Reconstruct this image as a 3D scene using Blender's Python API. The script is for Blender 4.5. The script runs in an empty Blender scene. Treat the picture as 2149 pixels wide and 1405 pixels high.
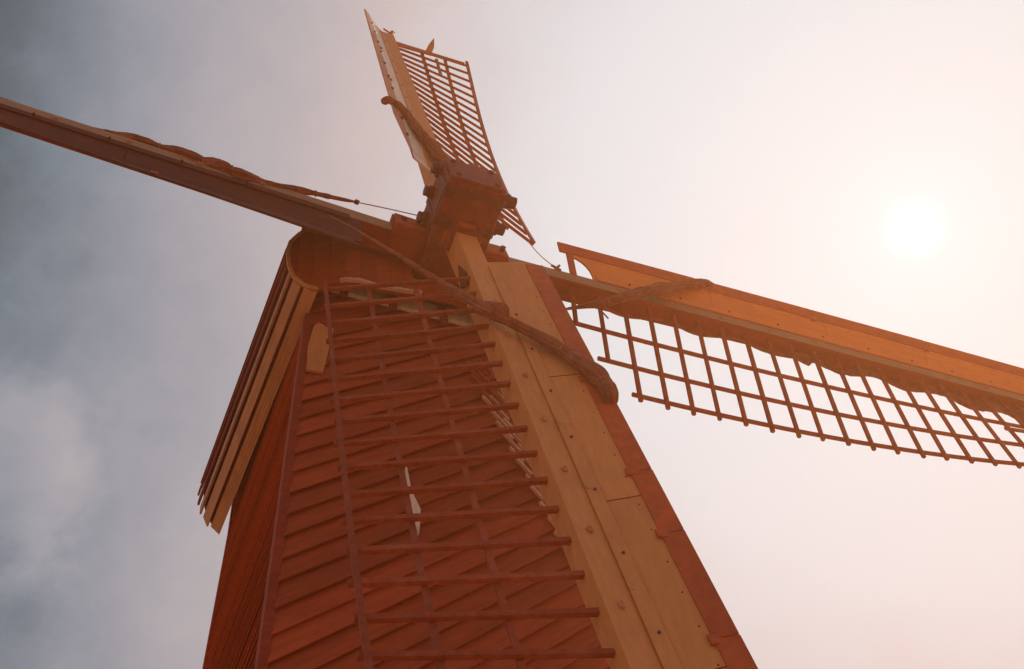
import bpy, math, random
from mathutils import Vector, Matrix
random.seed(7)
sc = bpy.context.scene
R = math.radians

# ---------------------------------------------------------------- camera, sky, sun
HUB_Z = 14.3
HAZE = 0.0042
UP = Vector((0, 0, HUB_Z))
cam_d = bpy.data.cameras.new('camera')
cam_d.sensor_width = 36.0
cam_d.lens = 37.39
cam_d.clip_end = 4000
cam = bpy.data.objects.new('camera', cam_d)
sc.collection.objects.link(cam)
right = Vector((0.9212, -0.3728, -0.1114)).normalized()
fwd = Vector((0.3041, 0.5112, 0.8038)).normalized()
up = -(Vector((0.2427, 0.7744, -0.5843)))
up = (up - fwd * up.dot(fwd)).normalized()
right = fwd.cross(up)
m3 = Matrix((right, up, -fwd)).transposed()
cam.matrix_world = Matrix.Translation(Vector((-3.3884, -6.5058, -12.7119)) + UP) @ m3.to_4x4()
sc.camera = cam

SUN = Vector((0.5856, 0.2726, 0.7634)).normalized()
sun_elev = math.asin(SUN.z)
sun_az = math.atan2(SUN.x, SUN.y)

world = bpy.data.worlds.new('World')
sc.world = world
world.use_nodes = True
nt = world.node_tree
nt.nodes.clear()
N = nt.nodes.new
L = nt.links.new
out = N('ShaderNodeOutputWorld')
bg = N('ShaderNodeBackground')
bg.inputs['Strength'].default_value = 0.1
L(bg.outputs[0], out.inputs[0])
sky = N('ShaderNodeTexSky')
sky.sky_type = 'NISHITA'
sky.sun_disc = False
sky.sun_elevation = sun_elev
sky.sun_rotation = sun_az
tc = N('ShaderNodeTexCoord')
nrm = N('ShaderNodeVectorMath'); nrm.operation = 'NORMALIZE'
L(tc.outputs['Generated'], nrm.inputs[0])


def dotn(v):
    d = N('ShaderNodeVectorMath'); d.operation = 'DOT_PRODUCT'
    L(nrm.outputs[0], d.inputs[0])
    d.inputs[1].default_value = v
    return d.outputs['Value']


def mth(op, a, b=None, c=None, clamp=False):
    n = N('ShaderNodeMath'); n.operation = op; n.use_clamp = clamp
    for i, x in enumerate((a, b, c)):
        if x is None:
            continue
        if isinstance(x, (int, float)):
            n.inputs[i].default_value = x
        else:
            L(x, n.inputs[i])
    return n.outputs[0]


def noise(scale, detail, rough, loc=(0, 0, 0)):
    mp = N('ShaderNodeMapping'); mp.inputs['Location'].default_value = loc
    L(nrm.outputs[0], mp.inputs[0])
    n = N('ShaderNodeTexNoise'); n.inputs['Scale'].default_value = scale
    n.inputs['Detail'].default_value = detail; n.inputs['Roughness'].default_value = rough
    L(mp.outputs[0], n.inputs['Vector'])
    return n.outputs['Fac']


ds = dotn(SUN)
clouds = noise(2.6, 7, 0.55, (0.3, 1.7, 0.2))
wisps = noise(7.0, 8, 0.6, (2.1, 0.4, 3.3))
fine = noise(26.0, 6, 0.65, (5.1, 1.4, 2.3))
# brightness of the cloud sheet: thins and brightens towards the veiled sun
amt = mth('SUBTRACT', 1.02, ds)
fac = mth('ADD', ds, mth('MULTIPLY', mth('MULTIPLY', mth('SUBTRACT', clouds, 0.5), 0.5), amt))
fac = mth('ADD', fac, mth('MULTIPLY', mth('MULTIPLY', mth('SUBTRACT', wisps, 0.5), 0.22), amt))
fac = mth('ADD', fac, mth('MULTIPLY', mth('MULTIPLY', mth('SUBTRACT', fine, 0.5), 0.15), amt))
sepv = N('ShaderNodeSeparateXYZ'); L(nrm.outputs[0], sepv.inputs[0])
fac = mth('ADD', fac, mth('MULTIPLY', mth('MAXIMUM', mth('SUBTRACT', sepv.outputs[1], 0.62), 0.0), 0.45))
blob = mth('ADD', dotn(Vector((-0.115, 0.735, 0.670)).normalized()), mth('MULTIPLY', mth('SUBTRACT', wisps, 0.5), 0.02))
mr_ = N('ShaderNodeMapRange'); mr_.interpolation_type = 'SMOOTHSTEP'
mr_.inputs['From Min'].default_value = 0.9925; mr_.inputs['From Max'].default_value = 0.9985
mr_.inputs['To Min'].default_value = 0.0; mr_.inputs['To Max'].default_value = 0.055
L(blob, mr_.inputs['Value'])
fac = mth('ADD', fac, mr_.outputs[0])
ramp = N('ShaderNodeValToRGB')
L(fac, ramp.inputs[0])
cr = ramp.color_ramp


def lin(c):
    return tuple(((x / 255) / 12.92 if x <= 10 else (((x / 255) + 0.055) / 1.055) ** 2.4) for x in c)


stops = [(0.0, (176, 178, 184)), (0.45, (168, 174, 182)), (0.58, (108, 126, 143)), (0.655, (52, 88, 104)), (0.69, (76, 108, 122)), (0.72, (104, 131, 146)),
         (0.765, (138, 154, 168)), (0.82, (168, 174, 183)), (0.885, (198, 195, 198)), (0.95, (208, 229, 238)),
         (0.985, (204, 234, 244)), (1.0, (200, 236, 248))]
while len(cr.elements) < len(stops):
    cr.elements.new(0.5)
for e, (p, c) in zip(cr.elements, stops):
    e.position = p
    e.color = lin(c) + (1,)
dpos = mth('MAXIMUM', ds, 0.0)
core = mth('ADD', mth('MULTIPLY', mth('POWER', dpos, 6500.0), 0.40), mth('MULTIPLY', mth('POWER', dpos, 420.0), 0.06))
addc = N('ShaderNodeVectorMath'); addc.operation = 'ADD'
L(ramp.outputs[0], addc.inputs[0]); L(core, addc.inputs[1])
scale = N('ShaderNodeVectorMath'); scale.operation = 'SCALE'
L(addc.outputs[0], scale.inputs[0]); scale.inputs['Scale'].default_value = 10.0
mix = N('ShaderNodeMix'); mix.data_type = 'RGBA'
mix.inputs[0].default_value = 0.96
L(sky.outputs[0], mix.inputs[6]); L(scale.outputs[0], mix.inputs[7])
L(mix.outputs[2], bg.inputs['Color'])

sun_d = bpy.data.lights.new('sun', 'SUN')
sun_d.energy = 4.0
sun_d.angle = R(2.0)
sun_d.color = (1.0, 0.9, 0.78)
sun = bpy.data.objects.new('sun', sun_d)
sc.collection.objects.link(sun)
sun.rotation_euler = (-SUN).to_track_quat('-Z', 'Y').to_euler()

sc.view_settings.view_transform = 'Standard'
sc.view_settings.look = 'None'
sc.view_settings.exposure = 0.0
sc.view_settings.gamma = 1.0
sc.view_settings.use_curve_mapping = False


# ---------------------------------------------------------------- materials
def material(name, base, dark=0.65, rough=0.75, grain=6.0, stretch=(1, 1, 1), patches=None, patch_amt=0.5, bump=0.25, rand=0.15, rot=0.0):
    m = bpy.data.materials.new(name)
    m.use_nodes = True
    t = m.node_tree
    b = t.nodes['Principled BSDF']
    b.inputs['Roughness'].default_value = rough
    b.inputs['Specular IOR Level'].default_value = 0.25
    co = t.nodes.new('ShaderNodeTexCoord')
    mp = t.nodes.new('ShaderNodeMapping'); mp.inputs['Scale'].default_value = stretch
    if rot:
        mr0 = t.nodes.new('ShaderNodeMapping'); mr0.inputs['Rotation'].default_value = (0, rot, 0)
        t.links.new(co.outputs['Object'], mr0.inputs[0]); t.links.new(mr0.outputs[0], mp.inputs[0])
    else:
        t.links.new(co.outputs['Object'], mp.inputs[0])
    n1 = t.nodes.new('ShaderNodeTexNoise'); n1.inputs['Scale'].default_value = grain; n1.inputs['Detail'].default_value = 6
    n1.inputs['Roughness'].default_value = 0.65
    t.links.new(mp.outputs[0], n1.inputs['Vector'])
    r = t.nodes.new('ShaderNodeValToRGB')
    r.color_ramp.elements[0].position = 0.3
    r.color_ramp.elements[1].position = 0.7
    r.color_ramp.elements[0].color = tuple(c * dark for c in base) + (1,)
    r.color_ramp.elements[1].color = tuple(base) + (1,)
    t.links.new(n1.outputs['Fac'], r.inputs[0])
    col = r.outputs[0]
    if patches:
        n2 = t.nodes.new('ShaderNodeTexNoise'); n2.inputs['Scale'].default_value = 2.3; n2.inputs['Detail'].default_value = 9
        n2.inputs['Roughness'].default_value = 0.7
        t.links.new(co.outputs['Object'], n2.inputs['Vector'])
        r2 = t.nodes.new('ShaderNodeValToRGB')
        r2.color_ramp.elements[0].position = 0.50; r2.color_ramp.elements[1].position = 0.72
        r2.color_ramp.elements[0].color = (0, 0, 0, 1)
        r2.color_ramp.elements[1].color = (patch_amt,) * 3 + (1,)
        t.links.new(n2.outputs['Fac'], r2.inputs[0])
        mx = t.nodes.new('ShaderNodeMix'); mx.data_type = 'RGBA'
        t.links.new(r2.outputs[0], mx.inputs[0]); t.links.new(col, mx.inputs[6])
        mx.inputs[7].default_value = tuple(patches) + (1,)
        col = mx.outputs[2]
    oi = t.nodes.new('ShaderNodeObjectInfo')
    mr = t.nodes.new('ShaderNodeMapRange')
    mr.inputs['To Min'].default_value = 1 - rand; mr.inputs['To Max'].default_value = 1 + rand
    t.links.new(oi.outputs['Random'], mr.inputs['Value'])
    hs = t.nodes.new('ShaderNodeHueSaturation')
    t.links.new(mr.outputs[0], hs.inputs['Value']); t.links.new(col, hs.inputs['Color'])
    t.links.new(hs.outputs[0], b.inputs['Base Color'])
    bp = t.nodes.new('ShaderNodeBump'); bp.inputs['Strength'].default_value = bump; bp.inputs['Distance'].default_value = 0.01
    t.links.new(n1.outputs['Fac'], bp.inputs['Height']); t.links.new(bp.outputs[0], b.inputs['Normal'])
    return m


M = {}
M['cream'] = material('cream_paint', (0.66, 0.275, 0.09), 0.84, 0.6, 16, (1, 1, .10), (0.42, 0.17, 0.07), 0.4, 0.3, 0.05)
M['pale'] = material('pale_lit_cream', (0.90, 0.80, 0.68), 0.75, 0.6, 16, (1, 1, .1), (0.42, 0.26, 0.17), 0.6, 0.3, 0.04)  # cream lightened for the top sail's light; fascia and plaque share it
M['tan'] = material('worn_tan_paint', (0.60, 0.30, 0.18), 0.7, 0.65, 16, (1, 1, .12), (0.3, 0.12, 0.07), 0.6, 0.3, 0.05)
M['red'] = material('red_brown_wood', (0.34, 0.05, 0.016), 0.6, 0.7, 12, (.15, 1, 1), (0.16, 0.03, 0.018), 0.5, 0.4, 0.10)
M['wall'] = material('red_tarred_boards', (0.48, 0.088, 0.026), 0.66, 0.75, 16, (.12, 1, 1), (0.32, 0.055, 0.022), 0.45, 0.6, 0.16, rot=R(37.5))
M['lath'] = material('red_brown_lath', (0.36, 0.066, 0.022), 0.6, 0.7, 14, (1, 1, 1), (0.40, 0.13, 0.09), 0.5, 0.3, 0.14)
M['lip'] = material('rust_brown_board', (0.54, 0.10, 0.026), 0.65, 0.65, 14, (.5, 1, .5), (0.26, 0.05, 0.025), 0.6, 0.3, 0.08)
M['poll'] = material('poll_paint', (0.25, 0.034, 0.018), 0.6, 0.6, 10, (1, 1, 1), (0.36, 0.15, 0.12), 0.5, 0.4, 0.05)
M['iron'] = material('rusty_iron', (0.15, 0.04, 0.028), 0.6, 0.55, 20, (1, 1, 1), None, 0, 0.4, 0.1)
M['cloth'] = material('brown_canvas', (0.38, 0.12, 0.07), 0.5, 0.9, 7, (1, 1, 1), (0.44, 0.22, 0.17), 0.6, 0.5, 0.05)
M['rope'] = material('hemp_rope', (0.42, 0.20, 0.11), 0.6, 0.9, 40, (1, 1, 1), None, 0, 0.3, 0.05)
M['roof'] = material('dark_roof_boards', (0.27,0.04,0.02), 0.6, 0.8, 12, (1, .15, 1), None, 0, 0.4, 0.12)
M['dark'] = material('dark_left_board', (0.115, 0.022, 0.009), 0.6, 0.7, 12, (.15, 1, 1), (0.22, 0.04, 0.02), 0.6, 0.4, 0.08)  # left sail's board fronts take the dark tone of their backs
M['strip'] = material('weathered_stock_paint', (0.42, 0.24, 0.13), 0.7, 0.65, 16, (.1, 1, 1), (0.30, 0.15, 0.09), 0.6, 0.3, 0.04)
M['eave'] = material('eave_paint', (0.60, 0.29, 0.14), 0.7, 0.65, 16, (1, .1, 1), (0.3, 0.13, 0.07), 0.6, 0.3, 0.06)
M['bright_pale'] = material('bright_pale_paint', (0.78, 0.48, 0.34), 0.75, 0.6, 14, (1, 1, 1), (0.5, 0.22, 0.13), 0.5, 0.3, 0.1)
M['brick'] = material('pier_brick', (0.35, 0.14, 0.09), 0.7, 0.9, 6, (1, 1, 1), None, 0, 0.4, 0.05)
M['warm_ground'] = material('warm_bounce_ground', (0.42, 0.24, 0.14), 0.8, 0.95, 1.2, (1, 1, 1), (0.28, 0.20, 0.10), 0.5, 0.4, 0)  # unseen ground; warm colour chosen to bounce light up onto the mill
M['glow_cream'] = material('cream_glow_paint', (0.84, 0.27, 0.065), 0.84, 0.6, 16, (.10, 1, 1), (0.5, 0.17, 0.06), 0.4, 0.3, 0.05)  # cream paint with the right sail's orange glow put into its colour


t = M['cloth'].node_tree
bnode = [n for n in t.nodes if n.type == 'BUMP'][0]; bnode.inputs['Strength'].default_value = 0.9; bnode.inputs['Distance'].default_value = 0.03
wv = t.nodes.new('ShaderNodeTexNoise'); wv.inputs['Scale'].default_value = 9; wv.inputs['Detail'].default_value = 4; wv.inputs['Distortion'].default_value = 2.5
t.links.new([n for n in t.nodes if n.type == 'MAPPING'][0].outputs[0], wv.inputs['Vector'])
t.links.new(wv.outputs['Fac'], bnode.inputs['Height'])

# ---------------------------------------------------------------- builders
def link(o):
    sc.collection.objects.link(o)
    return o


def thing(name, loc, label=None, cat=None, group=None):
    o = link(bpy.data.objects.new(name, None))
    o.empty_display_size = 0.3
    o.location = loc
    if label: o['label'] = label
    if cat: o['category'] = cat
    if group: o['group'] = group
    return o


def root_loc(o):
    while o.parent:
        o = o.parent
    return o.location.copy()


def obj(name, verts, faces, mats, parent=None, mi=None, smooth=False, loc=None):
    """one mesh object; verts are in world metres"""
    base = root_loc(parent) if parent else (Vector(loc) if loc is not None else Vector((0, 0, 0)))
    me = bpy.data.meshes.new(name)
    me.from_pydata([tuple(Vector(v) - base) for v in verts], [], faces)
    if not isinstance(mats, (list, tuple)): mats = [mats]
    for m in mats: me.materials.append(m)
    if mi:
        for p, i in zip(me.polygons, mi): p.material_index = i
    if smooth:
        for p in me.polygons: p.use_smooth = True
    me.update()
    o = link(bpy.data.objects.new(name, me))
    if parent: o.parent = parent
    else: o.location = base
    return o


def loft(rings, closed=True, caps=True):
    n = len(rings[0]); V = [v for r in rings for v in r]; F = []
    for i in range(len(rings) - 1):
        for j in range(n if closed else n - 1):
            k = (j + 1) % n
            F.append((i * n + j, i * n + k, (i + 1) * n + k, (i + 1) * n + j))
    if caps:
        F.append(tuple(range(n - 1, -1, -1)))
        F.append(tuple((len(rings) - 1) * n + j for j in range(n)))
    return V, F


def merge(parts):
    V = []; F = []
    for v, f in parts:
        o = len(V); V += list(v); F += [tuple(i + o for i in q) for q in f]
    return V, F


def prism_between(a, b, ux, uy, hx, hy):
    a = Vector(a); b = Vector(b); ux = Vector(ux).normalized(); uy = Vector(uy).normalized()
    rings = [[p + ux * sx * hx + uy * sy * hy for sx, sy in ((-1, -1), (1, -1), (1, 1), (-1, 1))] for p in (a, b)]
    return loft(rings)


def cyl(a, b, r, n=12, r2=None):
    a = Vector(a); b = Vector(b); d = (b - a).normalized()
    u = d.orthogonal().normalized(); v = d.cross(u)
    r2 = r if r2 is None else r2
    return loft([[p + (u * math.cos(2 * math.pi * k / n) + v * math.sin(2 * math.pi * k / n)) * rr for k in range(n)] for p, rr in ((a, r), (b, r2))])


def solid_poly(pts, off):
    """pts: planar outline, off: vector of its thickness"""
    off = Vector(off); pts = [Vector(p) for p in pts]
    return loft([pts, [p + off for p in pts]])


# ---------------------------------------------------------------- the rotor frame
S_AX = Vector((0.9996, 0.0044, 0.0290)); U_AX = Vector((-0.0293, 0.1504, 0.9882)); W_AX = Vector((0.0, -0.9886, 0.1504))
SC = 0.42
LAG = 0.9641      # the left-right stock lies this far behind the up-down one
N0 = 4.4426; NB = 22


def SUW(s, u, w):
    return (S_AX * s + U_AX * u + W_AX * w) * SC + UP


def AX(s, u, w):
    return (S_AX * s + U_AX * u + W_AX * w)


S3 = Vector((1, 0, 0)); U3 = Vector((0, 1, 0)); W3 = Vector((0, 0, 1))
ps = 0.0327; ph = -0.0049
rL = (-S3 * math.cos(ph) - U3 * math.sin(ph)); tL = (S3 * math.sin(ph) - U3 * math.cos(ph))
rL2 = rL * math.cos(ps) + W3 * math.sin(ps)
FR = {'R': (S3, U3, -LAG), 'D': (-U3, S3, 0.0), 'T': (U3, -S3, 0.0), 'L': (rL2, tL, -LAG)}


def P(sail, n, t, w):
    r, tt, o = FR[sail]
    v = r * n + tt * t + W3 * (w + o)
    return SUW(v.x, v.y, v.z)


def dirs(sail):
    r, tt, o = FR[sail]
    return AX(*r), AX(*tt), AX(*W3)


def tt_(n): return (n - 4.3) / 20.0
def ln(a, b, n): return a + (b - a) * tt_(n)


def beta(n):
    t = tt_(n); return 0.3569 + (0.0282 - 0.3569) * t + 0.4728 * t * (1 - t)


def sec(sail, n):
    a = ln(.346, .3389, n); g = ln(.081, .2338, n); k = ln(.7066, .177, n)
    gm = ln(.2945, .5262, n); v = ln(1.1299, .9542, n); dl = ln(.2091, .5833, n); l = ln(.5141, .3956, n)
    h = 1 - tt_(n)
    if sail == 'T': gm += .1145 * h; v += -.1354 * h; l += -.1829 * h
    if sail == 'L': gm += -.4075; v += .2681; l += .1394
    A = (a, g); B = (a + v * math.cos(gm), g + v * math.sin(gm)); C = (B[0] + l * math.cos(dl), B[1] + l * math.sin(dl))
    return a, g, k, A, B, C


def slab(sail, stations, f0, f1, th):
    """plank lying between the lines f0(n) and f1(n) of (t, w), front face first"""
    rings = []
    for n in stations:
        (t0, w0), (t1, w1) = f0(n), f1(n)
        dx, dy = t1 - t0, w1 - w0; q = math.hypot(dx, dy) or 1; nx, ny = -dy / q, dx / q
        rings.append([P(sail, n, t0, w0), P(sail, n, t1, w1), P(sail, n, t1 - nx * th, w1 - ny * th), P(sail, n, t0 - nx * th, w0 - ny * th)])
    return loft(rings)


def frange(a, b, k): return [a + (b - a) * i / k for i in range(k + 1)]


rotor = thing('windmill_sails', UP, 'four cream and brown lattice sails crossing on a dark hub before the mill', 'windmill sails')

# poll: the big timber box on the end of the windshaft
def box_suw(s0, s1, u0, u1, w0, w1, ch=0.0):
    if ch:
        ring = [(s0 + ch, u0), (s1 - ch, u0), (s1, u0 + ch), (s1, u1 - ch), (s1 - ch, u1), (s0 + ch, u1), (s0, u1 - ch), (s0, u0 + ch)]
    else:
        ring = [(s0, u0), (s1, u0), (s1, u1), (s0, u1)]
    return loft([[SUW(a, b, w) for a, b in ring] for w in (w0, w1)])


v, f = box_suw(-1.0, .95, -.93, .95, -2.35, 1.52, 0.07)
poll = obj('poll', v, f, M['poll'], rotor)
v, f = box_suw(-.93, .88, -.86, .88, 1.52, 1.64, 0.12)
obj('end_plate', v, f, M['poll'], poll)
v, f = box_suw(-1.05, 1.0, -.98, 1.0, 1.12, 1.3, 0.1)
obj('iron_band', v, f, M['iron'], poll)
v, f = box_suw(-1.05, 1.0, -.98, 1.0, -2.05, -1.85, 0.1)
obj('iron_band', v, f, M['iron'], poll)
v, f = box_suw(-1.04, .99, -.97, .99, -.02, .12, 0.1)
obj('iron_band', v, f, M['iron'], poll)
for (s0, s1, u0, u1, w0, w1) in ((-.62, -.38, -1.2, -.9, -.55, -.1), (.38, .6, -1.15, -.9, -.5, .05), (-.3, .3, -1.1, -.9, .12, .3), (-.6, -.36, .9, 1.2, -.5, .1), (.36, .6, .9, 1.25, -.5, .1)):
    v, f = box_suw(s0, s1, u0, u1, w0, w1, 0.02); obj('wedge', v, f, M['lip'], poll)
for (a_, b_) in ((-.7, -.6), (.62, -.6), (-.7, .62), (.62, .62)):
    v, f = cyl(SUW(a_, b_, 1.62), SUW(a_, b_, 1.72), .09 * SC, 6); obj('nut', v, f, M['iron'], poll)
for w_ in (1.0, .3, -.6, -1.3):
    v, f = cyl(SUW(-1.0, .75, w_), SUW(-1.08, .75, w_), .08 * SC, 6); obj('nut', v, f, M['iron'], poll)
    v, f = cyl(SUW(-.78, -.93, w_), SUW(-.78, -1.0, w_), .07 * SC, 6); obj('nut', v, f, M['iron'], poll)
    v, f = cyl(SUW(.74, -.93, w_), SUW(.74, -1.0, w_), .07 * SC, 6); obj('nut', v, f, M['iron'], poll)
v, f = prism_between(SUW(-1.0, -.55, 1.1), SUW(-1.0, -.55, -1.8), AX(1, 0, 0), AX(0, 1, 0), .03 * SC, .14 * SC); obj('iron_strap', v, f, M['iron'], poll)
v, f = box_suw(-.05, .42, .95, 1.12, 1.15, 1.6, 0.02)
obj('wedge', v, f, M['poll'], poll)
for (s0, s1, u, w, r) in ((.95, 1.42, -.45, 1.2, .2), (.95, 1.42, -.35, .2, .2), (-1.0, -1.32, .12, -.31, .19), (-1.0, -1.3, .55, .47, .17), (-1.0, -1.3, .6, 1.25, .18)):
    v, f = merge([cyl(SUW(s0, u, w), SUW(s1, u, w), r * SC, 14), cyl(SUW(s0, u, w), SUW((s0 + s1) / 2, u, w), r * 1.25 * SC, 14)])
    obj('wedge_bolt', v, f, M['iron'], poll)
v, f = merge([cyl(SUW(0, 0, -2.3), SUW(0, 0, -4.6), .62 * SC, 24), cyl(SUW(0, 0, -2.3), SUW(0, 0, -2.75), .8 * SC, 24)])
obj('windshaft', v, f, M['iron'], rotor)

# the two stocks
def stock(sa, sb):
    rings = []
    for n in frange(26.2, 0.0, 13):
        a, g, k, *_ = sec(sa, n); rings.append([P(sa, n, a, g), P(sa, n, -a, g), P(sa, n, -a, -k), P(sa, n, a, -k)])
    for n in frange(0.0, 26.2, 13)[1:]:
        a, g, k, *_ = sec(sb, n); rings.append([P(sb, n, -a, g), P(sb, n, a, g), P(sb, n, a, -k), P(sb, n, -a, -k)])
    return loft(rings)


v, f = stock('D', 'T')
mi = [0 if (i % 4) == 0 or (i % 4) == 1 or (i % 4) == 3 else 1 for i in range(len(f))]
obj('stock', v, f, [M['cream'], M['tan']], rotor, mi)
v, f = stock('R', 'L')
mi = [0 if (i % 4) in (0,) else 1 for i in range(len(f))]
obj('stock', v, f, [M['strip'], M['red']], rotor, mi)

# clamps either side of the poll
def clamp(sail, n0, n1, ex, gw, m, nm='clamp'):
    rings = []
    for n in (n0, n1):
        a, g, k, *_ = sec(sail, n)
        rings.append([P(sail, n, a + ex, g + gw), P(sail, n, -a - ex, g + gw), P(sail, n, -a - ex, -k * .8), P(sail, n, a + ex, -k * .8)])
    v, f = loft(rings)
    return obj(nm, v, f, m, rotor)


clamp('L', .9, 2.05, .22, .22, M['red']); clamp('R', .9, 1.95, .22, .16, M['red'])
clamp('L', .9, 2.02, .05, .34, M['lip'], 'clamp_plate'); clamp('R', .9, 1.92, .05, .28, M['lip'], 'clamp_plate')
clamp('D', .9, 1.35, .16, .12, M['poll']); clamp('T', .9, 1.5, .12, .1, M['poll'])
for n_ in (1.15, 1.75):
    for sl in ('L', 'R'):
        a, g, k, *_ = sec(sl, n_)
        v, f = cyl(P(sl, n_, 0, g + .25), P(sl, n_, 0, g + .44), .09 * SC, 8); obj('bolt', v, f, M['iron'], rotor)

LABELS = {'L': 'sail reaching left with its dark underside showing', 'T': 'foreshortened sail pointing up', 'R': 'sail reaching right across the bright sky', 'D': 'sail hanging down in front of the mill wall'}
for sail in 'LTRD':
    rd, td, wd = dirs(sail)
    # the whip: a long batten along the joint of stock and wind boards
    hn = {'R': 5.4, 'D': 3.6, 'T': 4.2, 'L': 3.4}[sail]
    tip = 25.6
    def fA0(n): a, g, k, A, B, C = sec(sail, n); return (A[0] - .06, A[1] + .055)
    def fA1(n): a, g, k, A, B, C = sec(sail, n); gm = math.atan2(B[1] - A[1], B[0] - A[0]); return (A[0] + .24 * math.cos(gm), A[1] + .24 * math.sin(gm) + .055)
    v, f = slab(sail, frange(hn + .1, tip, 12), fA0, fA1, .05)
    root = obj('sail', v, f, M['dark'] if sail == 'L' else M['glow_cream'] if sail == 'R' else M['cream'], rotor)
    root['label'] = LABELS[sail]
    # wind boards and the outer lip boards
    wb = [hn, 10.3, 15.4, 20.2, tip]
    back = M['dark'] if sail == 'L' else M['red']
    for i in range(len(wb) - 1):
        g0 = .02; a0, a1 = wb[i] + (g0 if i else 0), wb[i + 1] - g0
        st = frange(a0, a1, 5)
        def f0(n): return sec(sail, n)[3]
        def f1(n): return sec(sail, n)[4]
        if i == 0:
            # quarter-round cut at the heel
            rings = []
            for kk in range(7):
                ang = kk / 6 * math.pi / 2
                n = hn - .75 * (1 - math.sin(ang)) if sail == 'R' else hn - .3 + .3 * kk / 6
                A = sec(sail, n)[3]; B = sec(sail, n)[4]
                fr = (1 - .9 * (1 - math.cos(ang)) if sail == 'R' else 1)
                fr = (.85 * math.cos(ang)) if sail == 'R' else 0
                p0 = (A[0] + (B[0] - A[0]) * fr, A[1] + (B[1] - A[1]) * fr); p1 = B
                dx, dy = p1[0] - p0[0], p1[1] - p0[1]; q = math.hypot(dx, dy); nx, ny = -dy / q, dx / q; th = .06
                rings.append([P(sail, n, *p0), P(sail, n, *p1), P(sail, n, p1[0] - nx * th, p1[1] - ny * th), P(sail, n, p0[0] - nx * th, p0[1] - ny * th)])
            for n in st[1:]:
                A = sec(sail, n)[3]; B = sec(sail, n)[4]; dx, dy = B[0] - A[0], B[1] - A[1]; q = math.hypot(dx, dy); nx, ny = -dy / q, dx / q
                rings.append([P(sail, n, *A), P(sail, n, *B), P(sail, n, B[0] - nx * .06, B[1] - ny * .06), P(sail, n, A[0] - nx * .06, A[1] - ny * .06)])
            v, f = loft(rings)
        elif sail == 'T' and i == len(wb) - 2:
            # long pointed tip of the top sail
            rings = []
            for n in frange(a0, 25.6, 4) + [26.2, 26.9]:
                A = sec(sail, n)[3]; B = sec(sail, n)[4]; fr = max(0, (n - 25.6) / 1.75)
                p0 = (A[0] + (B[0] - A[0]) * fr, A[1] + (B[1] - A[1]) * fr); dx, dy = B[0] - A[0], B[1] - A[1]; q = math.hypot(dx, dy); nx, ny = -dy / q, dx / q
                rings.append([P(sail, n, *p0), P(sail, n, *B), P(sail, n, B[0] - nx * .06, B[1] - ny * .06), P(sail, n, p0[0] - nx * .06, p0[1] - ny * .06)])
            v, f = loft(rings)
        else:
            v, f = slab(sail, st, f0, f1, .06)
        mi = [0 if (j % 4) == 0 else 1 for j in range(len(f))]
        obj('wind_board', v, f, [{'T': M['pale'], 'L': M['dark'], 'R': M['glow_cream'], 'D': M['cream']}[sail], back], root, mi)
    lb = {'D': [3.5, 10.6, 14.6, 16.7, 19.6, tip], 'R': [4.2, 9.8, 14.9, 20.3, tip], 'T': [8.6, 14.0, 19.6, 26.9], 'L': [3.4, 9.4, 14.4, 19.7, tip]}[sail]
    for i in range(len(lb) - 1):
        a0, a1 = lb[i] + .02, lb[i + 1] - .02
        def f0(n): a, g, k, A, B, C = sec(sail, n); return (B[0] - .03, B[1] + .025)
        e = random.uniform(-.015, .015)
        def f1(n, e=e, i=i):
            a, g, k, A, B, C = sec(sail, n)
            fr = 1.0 + e * 2
            if sail == 'T' and i == len(lb) - 2 and n > 26.2: fr *= .9
            return (B[0] + (C[0] - B[0]) * fr, B[1] + (C[1] - B[1]) * fr + .025)
        v, f = slab(sail, frange(a0, a1, 5), f0, f1, .07)
        obj('edge_board', v, f, {'T': M['tan'], 'L': M['dark']}.get(sail, M['lip']), root)  # top sail's edge boards take tan as sunlit brown
        # clip over the joint
        if i:
            def c0(n): a, g, k, A, B, C = sec(sail, n); return (B[0] - .13, B[1] + .03)
            def c1(n): a, g, k, A, B, C = sec(sail, n); return (B[0] + .14, B[1] + .09)
            v, f = slab(sail, [a0 - .12, a0 + .1], c0, c1, .05)
            obj('clip', v, f, M['lip'], root)
    if sail == 'T':   # tapering heel board of the top sail
        rings = []
        for n in frange(4.6, 8.58, 4):
            a, g, k, A, B, C = sec(sail, n); fr = (n - 4.6) / 4.0
            p1 = (B[0] + (C[0] - B[0]) * fr, B[1] + (C[1] - B[1]) * fr + .025)
            rings.append([P(sail, n, B[0] - .03, B[1] + .025), P(sail, n, *p1), P(sail, n, p1[0] + .02, p1[1] - .06), P(sail, n, B[0] - .01, B[1] - .04)])
        v, f = loft(rings); obj('edge_board', v, f, M['tan'], root)
    # strut at the heel of the right sail
    if sail == 'R':
        a, g, k, A, B, C = sec(sail, 4.62)
        v, f = prism_between(P(sail, 4.62, A[0] - .1, A[1] - .05), P(sail, 4.62, B[0] + .1, B[1] - .02), rd, wd, .1 * SC, .07 * SC)
        obj('heel_strut', v, f, M['lip'], root)
    # laths of the lattice
    def at(n, e, off=0.0):
        b = beta(n)
        return (-e * math.cos(b) - off * math.sin(b), -e * math.sin(b) + off * math.cos(b))
    HEM, R1, R2 = 4.4934, 1.9664, 3.2941
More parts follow.
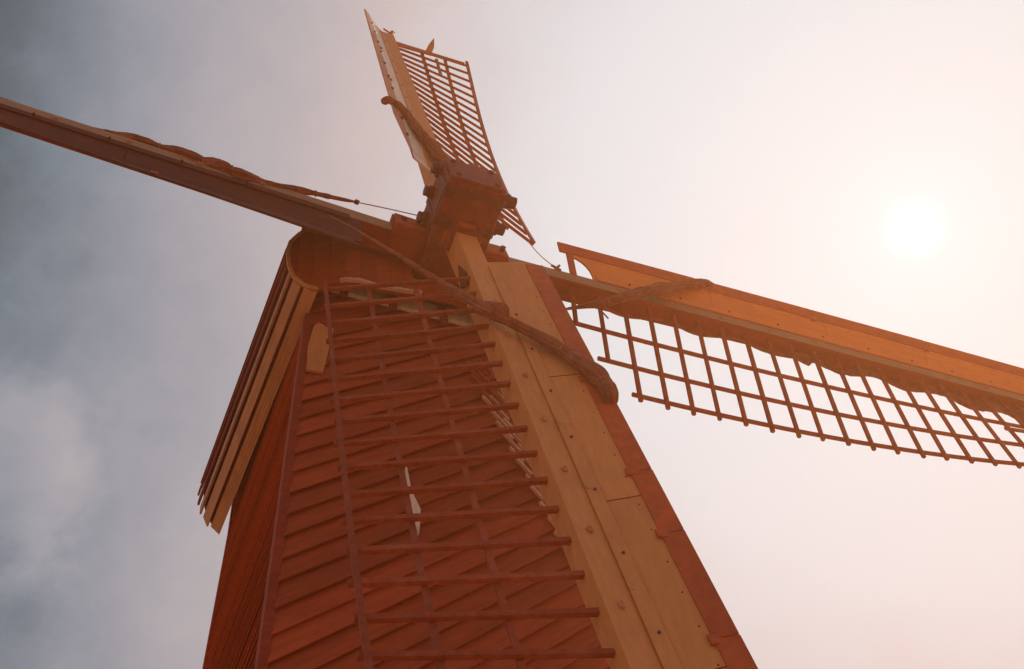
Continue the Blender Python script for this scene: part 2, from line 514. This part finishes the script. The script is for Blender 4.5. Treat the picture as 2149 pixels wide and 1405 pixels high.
    for i in range(NB):
        n = N0 + i
        end = HEM + {'T': .09, 'D': .12}.get(sail, .32) + random.uniform(-.03, .04)
        if sail == 'R' and i == 0: end = R1 + .15
        if sail == 'R' and i == 1: end = R2 + .15
        jit = random.uniform(-.03, .03)
        p0 = P(sail, n, *at(n, .12)); p1 = P(sail, n + jit, *at(n, end))
        b = beta(n); nn = (td * -math.sin(b) + wd * math.cos(b)).normalized()
        hw = .059 if sail != 'T' else .047
        v, f = prism_between(p0, p1, rd, nn, hw * SC * random.uniform(.92, 1.08), .055 * SC)
        obj('lath', v, f, M['lath'], root)
    for e, s0 in ((R1, -.12), (R2, .7 if sail == 'R' else -.12), (HEM, 1.8 if sail == 'R' else -.15)):
        rings = []
        if sail == 'R' and e == HEM: segs = [(N0 + s0, N0 + NB - 1 + .25)]
        else: segs = [(N0 + s0, N0 + NB - 1 + .25)]
        for (q0, q1) in segs:
            rings = []
            for n in frange(q0, q1, 20):
                h = .06 if sail != 'T' else .075
                o0 = .15 if e == HEM and sail in 'DT' else -.055
                c = [P(sail, n, *at(n, e + x, off)) for x, off in ((-h, o0), (h, o0), (h, o0 - .1), (-h, o0 - .1))]
                rings.append(c)
            v, f = loft(rings)
            obj('rail', v, f, M['lath'], root)
    em = (R1 + R2) / 2
    rings = []
    for n in frange(N0 + NB - 4.35, N0 + NB - 1.85 if sail == 'T' else N0 + NB - .9, 4):
        rings.append([P(sail, n, *at(n, em + x, off)) for x, off in ((-.07, .055), (.07, .055), (.07, .14), (-.07, .14))])
    v, f = loft(rings); obj('short_rail', v, f, M['lath'], root)
    if sail == 'R':   # the first short outer rail between heel laths
        rings = []
        for n in frange(N0 + .8, N0 + 2.1, 2):
            pass
    # bolts and lashing loops
    n = 6.3
    while n < 25:
        a, g, k, A, B, C = sec(sail, n)
        if sail == 'T':
            q = P(sail, n, B[0] + .02, B[1] + .04); r_ = .12
        else:
            q = P(sail, n, -.02, g + .01); r_ = .10
        v, f = merge([cyl(q - rd * r_ * SC * .8, q + wd * .05 * SC - rd * r_ * SC * .2, .045 * SC, 6), cyl(q + wd * .05 * SC - rd * r_ * SC * .2, q + rd * r_ * SC * .5, .04 * SC, 6), cyl(q - wd * .02, q + wd * .02, .075 * SC, 8)])
        obj('lashing_loop', v, f, M['iron'] if sail == 'T' else M['tan'], root)
        if sail in 'DT':
            q = P(sail, n + .7, A[0] + .1, A[1] + .12)
            v, f = cyl(q - wd * .03, q + wd * .014, .032 * SC, 8); obj('bolt', v, f, M['iron'], root)
        else:
            q = P(sail, n + .5, A[0] + .12, A[1] + .13)
            v, f = cyl(q - wd * .03, q + wd * .012, .035 * SC, 8); obj('bolt', v, f, M['iron'], root)
        n += 2.05 + random.uniform(-.1, .1)
    if sail in 'DR':
        for n in frange(5.8, 24.6, 21):
            a, g, k, A, B, C = sec(sail, n); gm = math.atan2(B[1] - A[1], B[0] - A[0]); v_ = math.hypot(B[0] - A[0], B[1] - A[1])
            for e in (.86 * v_,):
                q = P(sail, n + random.uniform(-.05, .05), A[0] + e * math.cos(gm), A[1] + e * math.sin(gm))
                v, f = cyl(q - wd * .02, q + wd * .006, .017 * SC, 6); obj('nail', v, f, M['iron'], root)
    if sail == 'D':
        for n in (9.0, 12.4, 14.9, 18.0, 20.5):
            a, g, k, A, B, C = sec(sail, n)
            def c0(m): a, g, k, A, B, C = sec(sail, m); return (A[0] - .05, A[1] + .075)
            def c1(m): a, g, k, A, B, C = sec(sail, m); return (A[0] + .26, A[1] + .15)
            v, f = slab(sail, [n, n + .09], c0, c1, .04); obj('strap', v, f, M['tan'], root)
    if sail == 'T':
        # plank end of the lattice and a loose pointed board end
        n = N0 + NB - 1 + .12
        v, f = loft([[P(sail, n + dn, *at(n, e, off)) for e, dn, off in ((.2, -.75, .06), (.2, .14, .06), (4.4, .14, .06), (2.3, -.45, .06))], [P(sail, n + dn, *at(n, e, off)) for e, dn, off in ((.2, -.75, -.03), (.2, .14, -.03), (4.4, .14, -.03), (2.3, -.45, -.03))]])
        obj('end_plank', v, f, M['lip'], root)
        pts = [SUW(2.26, 26.25, -.05), SUW(2.36, 26.45, .32), SUW(2.56, 26.6, .72), SUW(2.68, 26.45, .3), SUW(2.62, 26.25, -.12)]
        v, f = solid_poly(pts, AX(0, 1, .1) * .03); obj('loose_board_end', v, f, M['tan'], root)
        for (t0, n0_, t1, n1_) in ((-.1, 26.1, -.45, 26.9), (-.3, 26.5, .15, 27.0)):
            v, f = cyl(P(sail, n0_, t0, .2), P(sail, n1_, t1, .25), .05 * SC, 6); obj('tip_spike', v, f, M['lip'], root)
        v, f = cyl(P(sail, 26.0, -.1, .0), P(sail, 26.7, -.3, .3), .17 * SC, 7, .1 * SC); obj('tip_block', v, f, M['lip'], root)
    if sail == 'D':   # iron bracket on the side of the hanging stock
        pts = [P(sail, 3.1, -.36, -.35), P(sail, 4.0, -.36, -.15), P(sail, 4.7, -.36, -.25), P(sail, 4.2, -.36, -.6)]
        v, f = solid_poly(pts, td * -.03); obj('bracket', v, f, M['iron'], root)


# ---------------------------------------------------------------- furled sailcloths and ropes
def spline(pts, k=6):
    out_ = []
    Q = [pts[0]] + list(pts) + [pts[-1]]
    for i in range(1, len(Q) - 2):
        p0, p1, p2, p3 = (Vector(q) for q in Q[i - 1:i + 3])
        for j in range(k):
            t = j / k
            out_.append(0.5 * ((2 * p1) + (p2 - p0) * t + (2 * p0 - 5 * p1 + 4 * p2 - p3) * t * t + (3 * p1 - p0 - 3 * p2 + p3) * t ** 3))
    out_.append(Vector(Q[-2]))
    return out_


def cloth_tube(pts, seed, folds=5, depth=.26, twist=2.2, flat=.75, n=44, k=9, gain=1.0):
    rnd = random.Random(seed)
    sp_ = spline(pts, k)
    global LASH
    LASH = []
    C = [SUW(p[0], p[1], p[2]) for p in sp_]; Rr = [max(.008, p[3] * (gain if p[3] > .08 else 1)) * SC for p in sp_]
    ph_ = [rnd.uniform(0, 6.28) for _ in range(4)]
    tie = 17
    for i in range(len(Rr)):
        dd = abs((i + tie // 2) % tie - tie // 2)
        if dd < 4: Rr[i] *= .80 + .05 * dd
        if (i % tie) == 0 and 3 < i < len(Rr) - 4 and Rr[i] > .035:
            LASH.append((C[i], (C[i + 1] - C[i - 1]).normalized(), Rr[i]))
    rings = []; u = None; s = 0
    for i, c in enumerate(C):
        d = (C[min(i + 1, len(C) - 1)] - C[max(i - 1, 0)]).normalized()
        if u is None: u = (W_AX - d * W_AX.dot(d)).normalized()
        else: u = (u - d * u.dot(d)).normalized()
        vv = d.cross(u)
        if i: s += (c - C[i - 1]).length
        ring = []
        for j in range(n):
            th = 2 * math.pi * j / n
            q = math.sin(folds * (th + twist * s) + ph_[0]) * depth + math.sin((folds + 2) * (th - .6 * twist * s) + ph_[1]) * depth * .4 + math.sin(2 * th + 5 * s + ph_[2]) * .12
            q += math.sin(9 * s + ph_[3]) * .07 + rnd.uniform(-.03, .03)
            r_ = Rr[i] * (1 + q)
            ring.append(c + u * math.cos(th) * r_ * flat + vv * math.sin(th) * r_)
        rings.append(ring)
    return loft(rings)


def cloth(name, pts, label, seed, **kw):
    v, f = cloth_tube(pts, seed, **kw)
    base = Vector(SUW(*pts[len(pts) // 2][:3]))
    o = obj(name, v, f, M['cloth'], None, smooth=True, loc=base)
    o['label'] = label; o['category'] = 'sailcloth'; o['group'] = 'furled sailcloths wound round the sails'
    for (c, d, rr) in LASH:
        u = (W_AX - d * W_AX.dot(d)).normalized(); w_ = d.cross(u); rings = []
        for k_ in range(13):
            a_ = 2 * math.pi * k_ / 12; e = (u * math.cos(a_) * .82 + w_ * math.sin(a_)); q = c + e * rr * 1.08 + d * math.sin(a_) * rr * .3
            rings.append([q + (e * math.cos(b_) + d * math.sin(b_)) * .011 for b_ in (0, 1.57, 3.14, 4.71)])
        v, f = loft(rings, caps=False); obj('lashing', v, f, M['rope'], o)
    return o


def rope(pts, parent, r=.018, name='rope'):
    rings = []; sp_ = spline([tuple(p) for p in pts], 6)
    C = [SUW(*p[:3]) for p in sp_]; u = None
    for i, c in enumerate(C):
        d = (C[min(i + 1, len(C) - 1)] - C[max(i - 1, 0)]).normalized()
        u = d.orthogonal().normalized() if u is None else (u - d * u.dot(d)).normalized()
        v_ = d.cross(u)
        rings.append([c + (u * math.cos(a) + v_ * math.sin(a)) * r * SC for a in [k * math.pi / 3 for k in range(6)]])
    v, f = loft(rings)
    return obj(name, v, f, M['rope'], parent, smooth=True)


CL = [(-14.5, 1.15, -.62, .05), (-13.0, 1.12, -.68, .04), (-11.797, 1.151, -0.75, 0.035), (-11.375, 1.084, -0.75, 0.058), (-10.686, 1.02, -0.72, 0.116), (-9.972, 0.90, -0.7, 0.175), (-9.242, 0.727, -0.7, 0.19), (-8.51, 0.514, -0.7, 0.219), (-7.931, 0.421, -0.68, 0.235), (-7.497, 0.379, -0.66, 0.25), (-6.98, 0.283, -0.66, 0.206), (-6.456, 0.286, -0.68, 0.133), (-5.851, 0.39, -0.7, 0.09), (-4.773, 0.674, -0.7, 0.091), (-3.991, 0.749, -0.68, 0.077), (-3.278, 0.825, -0.65, 0.046)]
CD = [(-1.953, -4.805, -0.1, 0.1), (-1.238, -5.657, -0.05, 0.135), (-0.701, -6.927, 0.2, 0.178), (-0.491, -7.643, 0.38, 0.212), (0.069, -8.139, 0.42, 0.173), (0.696, -8.792, 0.5, 0.183), (1.196, -9.726, 0.65, 0.213), (1.506, -10.72, 0.8, 0.253), (1.556, -11.504, 0.88, 0.224), (1.62, -11.75, 0.7, 0.18), (1.63, -11.8, 0.3, 0.12), (1.2, -11.9, -.1, .12)]
CDr = [(-4.407, -2.118, -0.25, 0.017), (-3.731, -2.733, -0.2, 0.028), (-3.19, -3.233, -0.2, 0.049), (-2.555, -3.976, -0.15, 0.082), (-1.953, -4.805, -0.1, 0.115)]
CR = [(3.984, -1.516, -1.5, 0.047), (4.736, -1.412, -1.2, 0.111), (5.435, -1.493, -0.8, 0.159), (6.496, -0.755, -0.6, 0.212), (7.415, -0.138, -0.5, 0.25), (8.364, 0.469, -0.4, 0.204), (9.362, 1.116, -0.3, 0.209), (10.181, 1.628, -0.3, 0.177), (10.9, 1.9, -0.5, 0.13), (11.6, 1.5, -.9, .1)]
CT = [(-1.75, 10.2, .45, .14), (-1.72, 9.98, 0.68, 0.17), (-1.453, 9.704, 0.7, 0.19), (-1.064, 9.31, 0.6, 0.208), (-0.756, 8.277, 0.5, 0.223), (-0.523, 7.196, 0.45, 0.254), (-0.25, 6.38, 0.4, 0.269), (-0.041, 5.182, 0.4, 0.28), (0.206, 4.476, 0.35, 0.241), (.5, 3.6, .1, .16)]
cl = cloth('furled_sailcloth', CL, 'brown sailcloth furled along the left sail and roped to the hub', 3, folds=8, depth=.2, twist=.8, gain=1.35)
rope([(-3.278, 0.825, -0.65), (-2.26, 0.61, -0.5), (-1.287, 0.221, -0.31)], cl, .018)
v, f = cyl(SUW(-3.22, .82, -.70), SUW(-3.22, .82, -.58), .085 * SC, 12); obj('ring', v, f, M['iron'], cl)
cd = cloth('furled_sailcloth', CD, 'furled sailcloth twisted across the hanging sail and bulging over its outer edge', 5, folds=8, depth=.17, twist=.6, gain=.95)
v, f = cloth_tube(CDr, 9, folds=4, depth=.15, twist=1.0, n=14); obj('cloth_tail', v, f, M['cloth'], cd, smooth=True)
v, f = cyl(SUW(-.62, -7.0, .15), SUW(-.3, -7.9, .55), .2 * SC, 10, .26 * SC); obj('knot', v, f, M['cloth'], cd, smooth=True)
crr = cloth('furled_sailcloth', CR, 'furled sailcloth slung over the right sail with a ragged fold below', 11, folds=8, depth=.18, twist=.7, gain=1.0)
ct = cloth('furled_sailcloth', CT, 'furled sailcloth wound across the sail pointing up, just above the hub', 13, folds=8, depth=.16, twist=.8, gain=.95)
rope([(4.006, 4.256, -1.5), (3.96, 2.4, -1.25), (3.923, 0.451, -0.86)], ct, .016)
v, f = merge([cyl(SUW(3.85, .3, -.95), SUW(4.1, .6, -.8), .05 * SC, 6), cyl(SUW(4.1, .3, -.85), SUW(3.8, .55, -.85), .05 * SC, 6)])
obj('knot', v, f, M['rope'], ct)
# ragged cloth hanging down behind the stock of the right sail
rnd = random.Random(4)
rings = []
low = [(5.2, -.35), (9, -.40), (12.5, -.42), (13.6, -.62), (14.0, -1.25), (14.25, -.75), (15.5, -.7), (16.8, -.75), (18.0, -.72), (19.0, -.78), (20.2, -.85), (21.0, -.8), (22.2, -1.05), (23.3, -1.1), (24.0, -1.2), (24.4, -1.65), (24.6, -1.1), (25.2, -.7), (26, -.6)]
def lowat(n):
    for (a0, b0), (a1, b1) in zip(low, low[1:]):
        if a0 <= n <= a1: return b0 + (b1 - b0) * (n - a0) / (a1 - a0)
    return low[-1][1]
n = 5.3
while n <= 26:
    t = lowat(n) + rnd.uniform(-.05, .04) * (1 if n > 12 else .2); wq = -.55 - .1 * math.sin(n * 2.1) + ln(.0, .3, n)
    rings.append([P('R', n, .2, wq), P('R', n, -.3, wq + .07), P('R', n, t, wq - .02 + rnd.uniform(-.03, .03)), P('R', n, t + .01, wq - .07), P('R', n, -.3, wq - .12), P('R', n, .2, wq - .08)])
    n += .17
v, f = loft(rings); obj('hanging_cloth', v, f, M['cloth'], crr)
v, f = cyl(P('R', 5.6, -.9, -.5), P('R', 5.7, -1.35, -.5), .03 * SC, 5); obj('loose_cord', v, f, M['rope'], crr)

# ---------------------------------------------------------------- the mill house
def H(x, y, z): return Vector((x, y, z + HUB_Z))


house = thing('windmill_house', H(0, 3.2, -10.0), 'tall red-brown boarded post mill body with a rounded roof and cream eave planks', 'windmill')
YF, YB, ZB = 1.2, 5.35, -9.2


def hw(z):  # half width of the body: the walls batter slightly
    t = (z + 1.3) / (-6.8 + 1.3); return 1.70 + .18 * max(0, min(1.4, t))


def wall_mesh(ring_fn, nm, m):
    pass


ZT = -.35
def wring(z): w = hw(z) - .05; return [H(-w, YF + .05, z), H(w, YF + .05, z), H(w, YB - .05, z), H(-w, YB - .05, z)]
# four backing walls, each the parent of its boards
def backing(name, a, b, th):
    pts = []
    for z in (ZT, ZB):
        pts.append((a(z), b(z)))
    n_ = (pts[0][1] - pts[0][0]).cross(Vector((0, 0, 1))).normalized() * th
    v = [pts[0][0], pts[0][1], pts[1][1], pts[1][0]]
    V, F = loft([v, [p + n_ for p in v]])
    return obj(name, V, F, M['roof'], house)


wf = backing('front_wall', lambda z: H(-hw(z) + .04, YF + .05, z), lambda z: H(hw(z) - .04, YF + .05, z), -.06)
wl = backing('side_wall', lambda z: H(-hw(z) + .05, YB - .04, z), lambda z: H(-hw(z) + .05, YF + .04, z), -.06)
wr = backing('side_wall', lambda z: H(hw(z) - .05, YF + .04, z), lambda z: H(hw(z) - .05, YB - .04, z), -.06)
wk = backing('back_wall', lambda z: H(hw(z) - .04, YB - .05, z), lambda z: H(-hw(z) + .04, YB - .05, z), -.06)


def clip(poly, a, b, c):
    """keep a*x+b*z<=c"""
    o = []
    for i in range(len(poly)):
        p, q = poly[i], poly[(i + 1) % len(poly)]
        dp, dq = a * p[0] + b * p[1] - c, a * q[0] + b * q[1] - c
        if dp <= 0: o.append(p)
        if dp * dq < 0:
            t = dp / (dp - dq); o.append((p[0] + (q[0] - p[0]) * t, p[1] + (q[1] - p[1]) * t))
    return o


# front: raking weatherboards, rising to the right, each lapping the one below
ANG = R(37.5); ca, sa = math.cos(ANG), math.sin(ANG)
outline = [(-hw(ZT) + .02, ZT), (-hw(ZT) + .02, -1.3), (-hw(-6.8) + .02, -6.8), (-hw(ZB) + .02, ZB), (hw(ZB) - .11, ZB), (hw(-6.8) - .11, -6.8), (hw(-1.3) - .11, -1.3), (hw(ZT) - .11, ZT)]
PITCH = .232
q0 = min(-x * sa + z * ca for x, z in outline); q1 = max(-x * sa + z * ca for x, z in outline)
k = 0
while q0 + k * PITCH < q1:
    lo = q0 + k * PITCH + random.uniform(-.008, .008); hi = lo + PITCH * 1.12
    poly = clip(outline, sa, -ca, -lo); poly = clip(poly, -sa, ca, hi) if len(poly) > 2 else poly
    if len(poly) > 2:
        ex = random.uniform(0, .012)
        def fy(x, z):
            q = -x * sa + z * ca; u = (q - lo) / (hi - lo); return YF - (.062 + ex) + (.052) * u
        fr = [H(x, fy(x, z), z) for x, z in poly]; bk = [H(x, fy(x, z) + .026, z) for x, z in poly]
        v, f = loft([fr, bk]); obj('weatherboard', v, f, M['wall'], wf)
    k += 1
# corner posts
for sx in (-1, 1):
    v, f = loft([[H(sx * (hw(z) - .03), YF - .06, z), H(sx * (hw(z) + .062), YF - .06, z), H(sx * (hw(z) + .068), YF + .05, z), H(sx * (hw(z) - .03), YF + .05, z)] for z in (ZT, -1.3, -6.8, ZB)])
    obj('corner_post', v, f, M['red'], wf)
for sx, par in ((-1, wl), (1, wr)):
    v, f = loft([[H(sx * (hw(z) + .062), YB - .02, z), H(sx * (hw(z) - .1), YB - .02, z), H(sx * (hw(z) - .1), YB + .07, z), H(sx * (hw(z) + .062), YB + .07, z)] for z in (ZT, -1.3, -6.8, ZB)])
    obj('corner_post', v, f, M['wall'], par)
# other walls: horizontal weatherboards
def hboards(a, b, nrm_, parent, pitch=.165):
    z = ZB; nv = Vector(nrm_)
    while z < ZT:
        z1 = min(z + pitch * 1.1, ZT); e = random.uniform(0, .008)
        p = [a(z), b(z), b(z1), a(z1)]; o0 = .050 + e; o1 = .012
        fr = [p[0] + nv * o0, p[1] + nv * o0, p[2] + nv * o1, p[3] + nv * o1]; bk = [q - nv * .024 for q in fr]
        v, f = loft([fr, bk]); obj('weatherboard', v, f, M['wall'], parent); z += pitch + random.uniform(-.006, .006)


hboards(lambda z: H(-hw(z), YB, z), lambda z: H(-hw(z), YF - .03, z), (-1, 0, 0), wl)
hboards(lambda z: H(hw(z), YF - .03, z), lambda z: H(hw(z), YB, z), (1, 0, 0), wr)
hboards(lambda z: H(hw(z), YB, z), lambda z: H(-hw(z), YB, z), (0, 1, 0), wk)

# roof: a rounded shell of long planks
F0 = [(-1.70, -1.36), (-1.72, -1.39), (-1.89, -1.385), (-2.03, -1.26), (-2.10, -1.04), (-2.13, -.76), (-2.11, -.45), (-1.98, -.13), (-1.6, .22), (-1.15, .42), (-.6, .55), (0, .6)]
G0 = [(-1.90, -1.47), (-1.91, -1.50), (-2.05, -1.40), (-2.17, -1.2), (-2.24, -.93), (-2.26, -.63), (-2.22, -.35), (-2.08, 0), (-1.68, .4), (-1.2, .6), (-.65, .74), (0, .78)]
RS = .88
def prof(L_, u):
    u = max(0, min(len(L_) - 1.0001, u)); i = int(u); t = u - i
    return (L_[i][0] * (1 - t) + L_[i + 1][0] * t, L_[i][1] * (1 - t) + L_[i + 1][1] * t)
def rp(u, y, side=-1, off=0.0):
    a = prof(F0, u); b = prof(G0, u); t = (y - .75) / (5.2 - .75)
    x, z = a[0] * (1 - t) + b[0] * t, a[1] * (1 - t) + b[1] * t
    if off:
        a2 = prof(F0, min(u + .2, 10.9)); a1 = prof(F0, max(u - .2, 0)); dx, dz = a2[0] - a1[0], a2[1] - a1[1]; q = math.hypot(dx, dz) or 1
        x += -dz / q * off; z += dx / q * off      # outward
    if side > 0: x = -x * RS
    return H(x, y, z)


def shell(u0, u1, y0, y1, th, off, side, nu=4, lap=0.0):
    us = frange(u0, u1, nu)
    o = [off + lap * (1 - i / nu) for i in range(nu + 1)]
    return loft([[rp(u, y, side, oo) for u, oo in zip(us, o)] + [rp(u, y, side, oo - th) for u, oo in reversed(list(zip(us, o)))] for y in (y0, y1)])


parts = [shell(0, 11, .84, 5.2, .05, -.03, s_, 22) for s_ in (-1, 1)]
v, f = merge(parts)
roof = obj('roof', v, f, M['roof'], house)
bands = [(1.0, 1.93, 'eave', 5.2), (2.12, 2.9, 'eave', 5.23), (3.15, 3.68, 'tan', 5.25), (3.85, 4.5, 'roof', 5.27), (4.6, 5.3, 'roof', 5.3), (5.35, 6.1, 'roof', 5.25), (6.15, 6.9, 'roof', 5.28), (6.95, 7.6, 'roof', 5.3), (7.65, 8.3, 'roof', 5.26), (8.35, 9.0, 'roof', 5.3), (9.05, 9.95, 'roof', 5.25), (10.0, 10.95, 'roof', 5.3)]
for s_ in (-1, 1):
    for (a, b, mk, ye) in bands:
        v, f = shell(a, b, .80, ye, .03, .015, s_, 4, .03)
        obj('roof_plank', v, f, M[mk], roof)
# rim board round the gable, dark gable wall, fascia, trims
for s_ in (-1, 1):
    us = frange(.9, 10.95, 34)
    v, f = loft([[rp(u, .755, s_, .025), rp(u, .755, s_, -.02), rp(u, .79, s_, -.02), rp(u, .79, s_, .025)] for u in us])
    obj('rim_board', v, f, M['eave'], roof)
gb = [(-1.72, -1.385), (-1.52, -1.21), (-1.36, -1.05), (-1.17, -.985), (-.89, -.985), (-.4, -.88), (.19, -.82), (1.0, -.9), (1.3, -1.1), (1.5, -1.36)]
outl = [(x, z) for x, z in gb] + [(-prof(F0, u)[0] * RS * .98, prof(F0, u)[1] - .02) for u in frange(2, 11, 14)] + [(prof(F0, u)[0] * .985, prof(F0, u)[1] - .02) for u in frange(10.8, 2, 14)]
v, f = solid_poly([H(x, .79, z) for x, z in outl], (0, .05, 0))
gable = obj('gable', v, f, M['wall'], house)
# vertical gable boards, tapered laps
x = -2.0
while x < 1.75:
    x1 = x + .21
    us_l = [prof(F0, u) for u in frange(2, 11, 60)]
    def top(xx):
        s_ = 1 if xx <= 0 else -1; X_ = xx if xx <= 0 else -xx / RS
        zs = [z for (px, z) in us_l if abs(px - X_) < .06]
        return (max(zs) if zs else -.8)
    def bot(xx):
        for (a0, b0), (a1, b1) in zip(gb, gb[1:]):
            if a0 <= xx <= a1: return b0 + (b1 - b0) * (xx - a0) / (a1 - a0)
        return -1.1
    xm = (x + x1) / 2; t_, b_ = top(xm) - .1, bot(xm) + .01
    if t_ - b_ > .1:
        v, f = solid_poly([H(x + .002, .785, bot(x + .01) + .01), H(x1 - .002, .785, bot(x1) + .01), H(x1 - .002, .785, top(x1) - .12), H(x + .002, .785, top(x) - .12)], (0, -.02 - random.uniform(0, .006), 0))
        obj('gable_board', v, f, M['wall'], gable)
    x = x1
def trim(pts, w, y, m, nm='trim'):
    rr = []
    for (x_, z_) in pts: rr.append([H(x_, y, z_), H(x_, y, z_ + w), H(x_, y + .05, z_ + w), H(x_, y + .05, z_)])
    v, f = loft(rr); return obj(nm, v, f, m, gable)
trim([(-1.45, -1.12), (-1.36, -1.05), (-1.17, -.985), (-1.03, -1.0), (-.93, -1.0)], .05, .735, M['bright_pale'])
trim([(-.9, -1.0), (-.6, -.95), (-.4, -.90), (-.32, -.885)], .05, .735, M['bright_pale'])
# cream fascia across the head of the front wall
v, f = solid_poly([H(-1.45, 1.08, -.82), H(.95, 1.08, -.80), H(.95, 1.08, -.52), H(-1.15, 1.08, -.56)], (0, .06, 0))
obj('fascia_board', v, f, M['pale'], house)
for xx in (-1.3, -.62, .1, .66):
    v, f = solid_poly([H(xx - .05, 1.03, -.95), H(xx + .05, 1.03, -.95), H(xx + .05, 1.03, -.5), H(xx - .05, 1.03, -.5)], (0, .05, 0)); obj('bracket', v, f, M['red'], house)
# cream hatch beside the corner
v, f = solid_poly([H(-1.66, YF - .09, -1.72), H(-1.71, YF - .09, -2.15), H(-1.71, YF - .09, -2.62), H(-1.51, YF - .09, -2.60), H(-1.40, YF - .09, -1.66), H(-1.60, YF - .09, -1.62)], (0, .04, 0))
hp = obj('hatch', v, f, M['cream'], house)
# slender pale spindle-shaped plaque
v, f = solid_poly([H(-.52, YF - .10, -3.90), H(-.475, YF - .10, -4.32), H(-.385, YF - .10, -4.56), H(-.39, YF - .10, -4.70), H(-.42, YF - .10, -4.95), H(-.50, YF - .10, -4.60), H(-.565, YF - .10, -4.17)], (0, .03, 0))
obj('pale_plaque', v, f, M['pale'], house)
# bright stripes by the hanging stock, put in as thin pale slats
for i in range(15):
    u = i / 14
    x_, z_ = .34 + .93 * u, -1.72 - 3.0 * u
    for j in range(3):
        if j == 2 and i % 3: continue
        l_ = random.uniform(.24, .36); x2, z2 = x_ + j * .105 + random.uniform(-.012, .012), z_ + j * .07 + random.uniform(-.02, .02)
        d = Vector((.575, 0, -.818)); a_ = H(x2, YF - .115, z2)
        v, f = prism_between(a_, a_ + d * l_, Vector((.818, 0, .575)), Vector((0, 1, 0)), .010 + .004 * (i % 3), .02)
        obj('bright_stripe', v, f, M['bright_pale'] if i > 2 else M['lip'], wf)
# round-ended beam under the right of the gable
bx = []
for (x0, x1) in ((-.2, 1.36),):
    ring = [(.78, -.17), (.70, -.12), (.67, -.02), (.70, .08), (.78, .12), (.95, .12), (1.0, 0), (.95, -.17)]
    bx = [[H(x0, y, z + .02) for y, z in ring], [H(1.22, y, z + .12) for y, z in ring], [H(1.33, y * .9 + .08, z * .75 + .13) for y, z in ring], [H(1.38, y * .5 + .41, z * .35 + .13) for y, z in ring]]
v, f = loft(bx); obj('storm_beam', v, f, M['red'], house, smooth=False)
v, f = solid_poly([H(-.1, .66, .12), H(1.2, .66, .26), H(1.2, .66, .33), H(-.1, .66, .19)], (0, .05, 0)); obj('trim', v, f, M['cream'], house)
# left end of the ridge beam showing over the gable
v, f = solid_poly([H(-2.0, .70, -.16), H(-1.55, .70, -.05), H(-1.55, .70, .12), H(-1.98, .70, .02)], (0, .25, 0)); obj('beam_end', v, f, M['red'], house)
# floor, post and trestle below the body
v, f = solid_poly([H(-1.9, YF, ZB), H(1.9, YF, ZB), H(1.9, YB, ZB), H(-1.9, YB, ZB)], (0, 0, -.12)); obj('floor', v, f, M['red'], house)
v, f = prism_between(H(0, 3.25, ZB - .1), H(0, 3.25, -12.9), (1, 0, 0), (0, 1, 0), .36, .36); obj('main_post', v, f, M['red'], house)
for dx, dy in ((1, 0), (0, 1)):
    v, f = prism_between(H(-3 * dx, 3.25 - 3 * dy, -12.95 + .35 * dy), H(3 * dx, 3.25 + 3 * dy, -12.95 + .35 * dy), (dy, dx, 0), (0, 0, 1), .2, .17); obj('cross_tree', v, f, M['red'], house)
    for s_ in (-1, 1):
        v, f = prism_between(H(2.7 * s_ * dx, 3.25 + 2.7 * s_ * dy, -12.7 + .3 * dy), H(.3 * s_ * dx, 3.25 + .3 * s_ * dy, -10.2), (dy, dx, 0), (dx, dy, 1), .15, .15); obj('quarter_bar', v, f, M['red'], house)
        c = H(2.9 * s_ * dx, 3.25 + 2.9 * s_ * dy, -14.3)
        v, f = prism_between(c, c + Vector((0, 0, 1.16 + .35 * dy)), (1, 0, 0), (0, 1, 0), .4, .4); obj('brick_pier', v, f, M['brick'], house)

# ---------------------------------------------------------------- ground
g = 2500
seg = 12
V = [(-g + 2 * g * i / seg, -g + 2 * g * j / seg, 0) for j in range(seg + 1) for i in range(seg + 1)]
Fc = [(j * (seg + 1) + i, j * (seg + 1) + i + 1, (j + 1) * (seg + 1) + i + 1, (j + 1) * (seg + 1) + i) for j in range(seg) for i in range(seg)]
gr = obj('ground', V, Fc, M['warm_ground'])
gr['kind'] = 'structure'

# ---------------------------------------------------------------- orange volume added for a veiling glow
hz = bpy.data.materials.new('glow_veil'); hz.use_nodes = True
t = hz.node_tree; t.nodes.clear()
o_ = t.nodes.new('ShaderNodeOutputMaterial'); pv = t.nodes.new('ShaderNodeVolumePrincipled')
pv.inputs['Color'].default_value = (1.0, 0.37, 0.13, 1)
pv.inputs['Density'].default_value = HAZE
pv.inputs['Anisotropy'].default_value = 0.63
t.links.new(pv.outputs[0], o_.inputs['Volume'])
hb = 2600
V, Fc = loft([[(-hb, -hb, z), (hb, -hb, z), (hb, hb, z), (-hb, hb, z)] for z in (-1.0, 30.0)])
ho = obj('veil_haze', V, Fc, hz)
ho['kind'] = 'stuff'
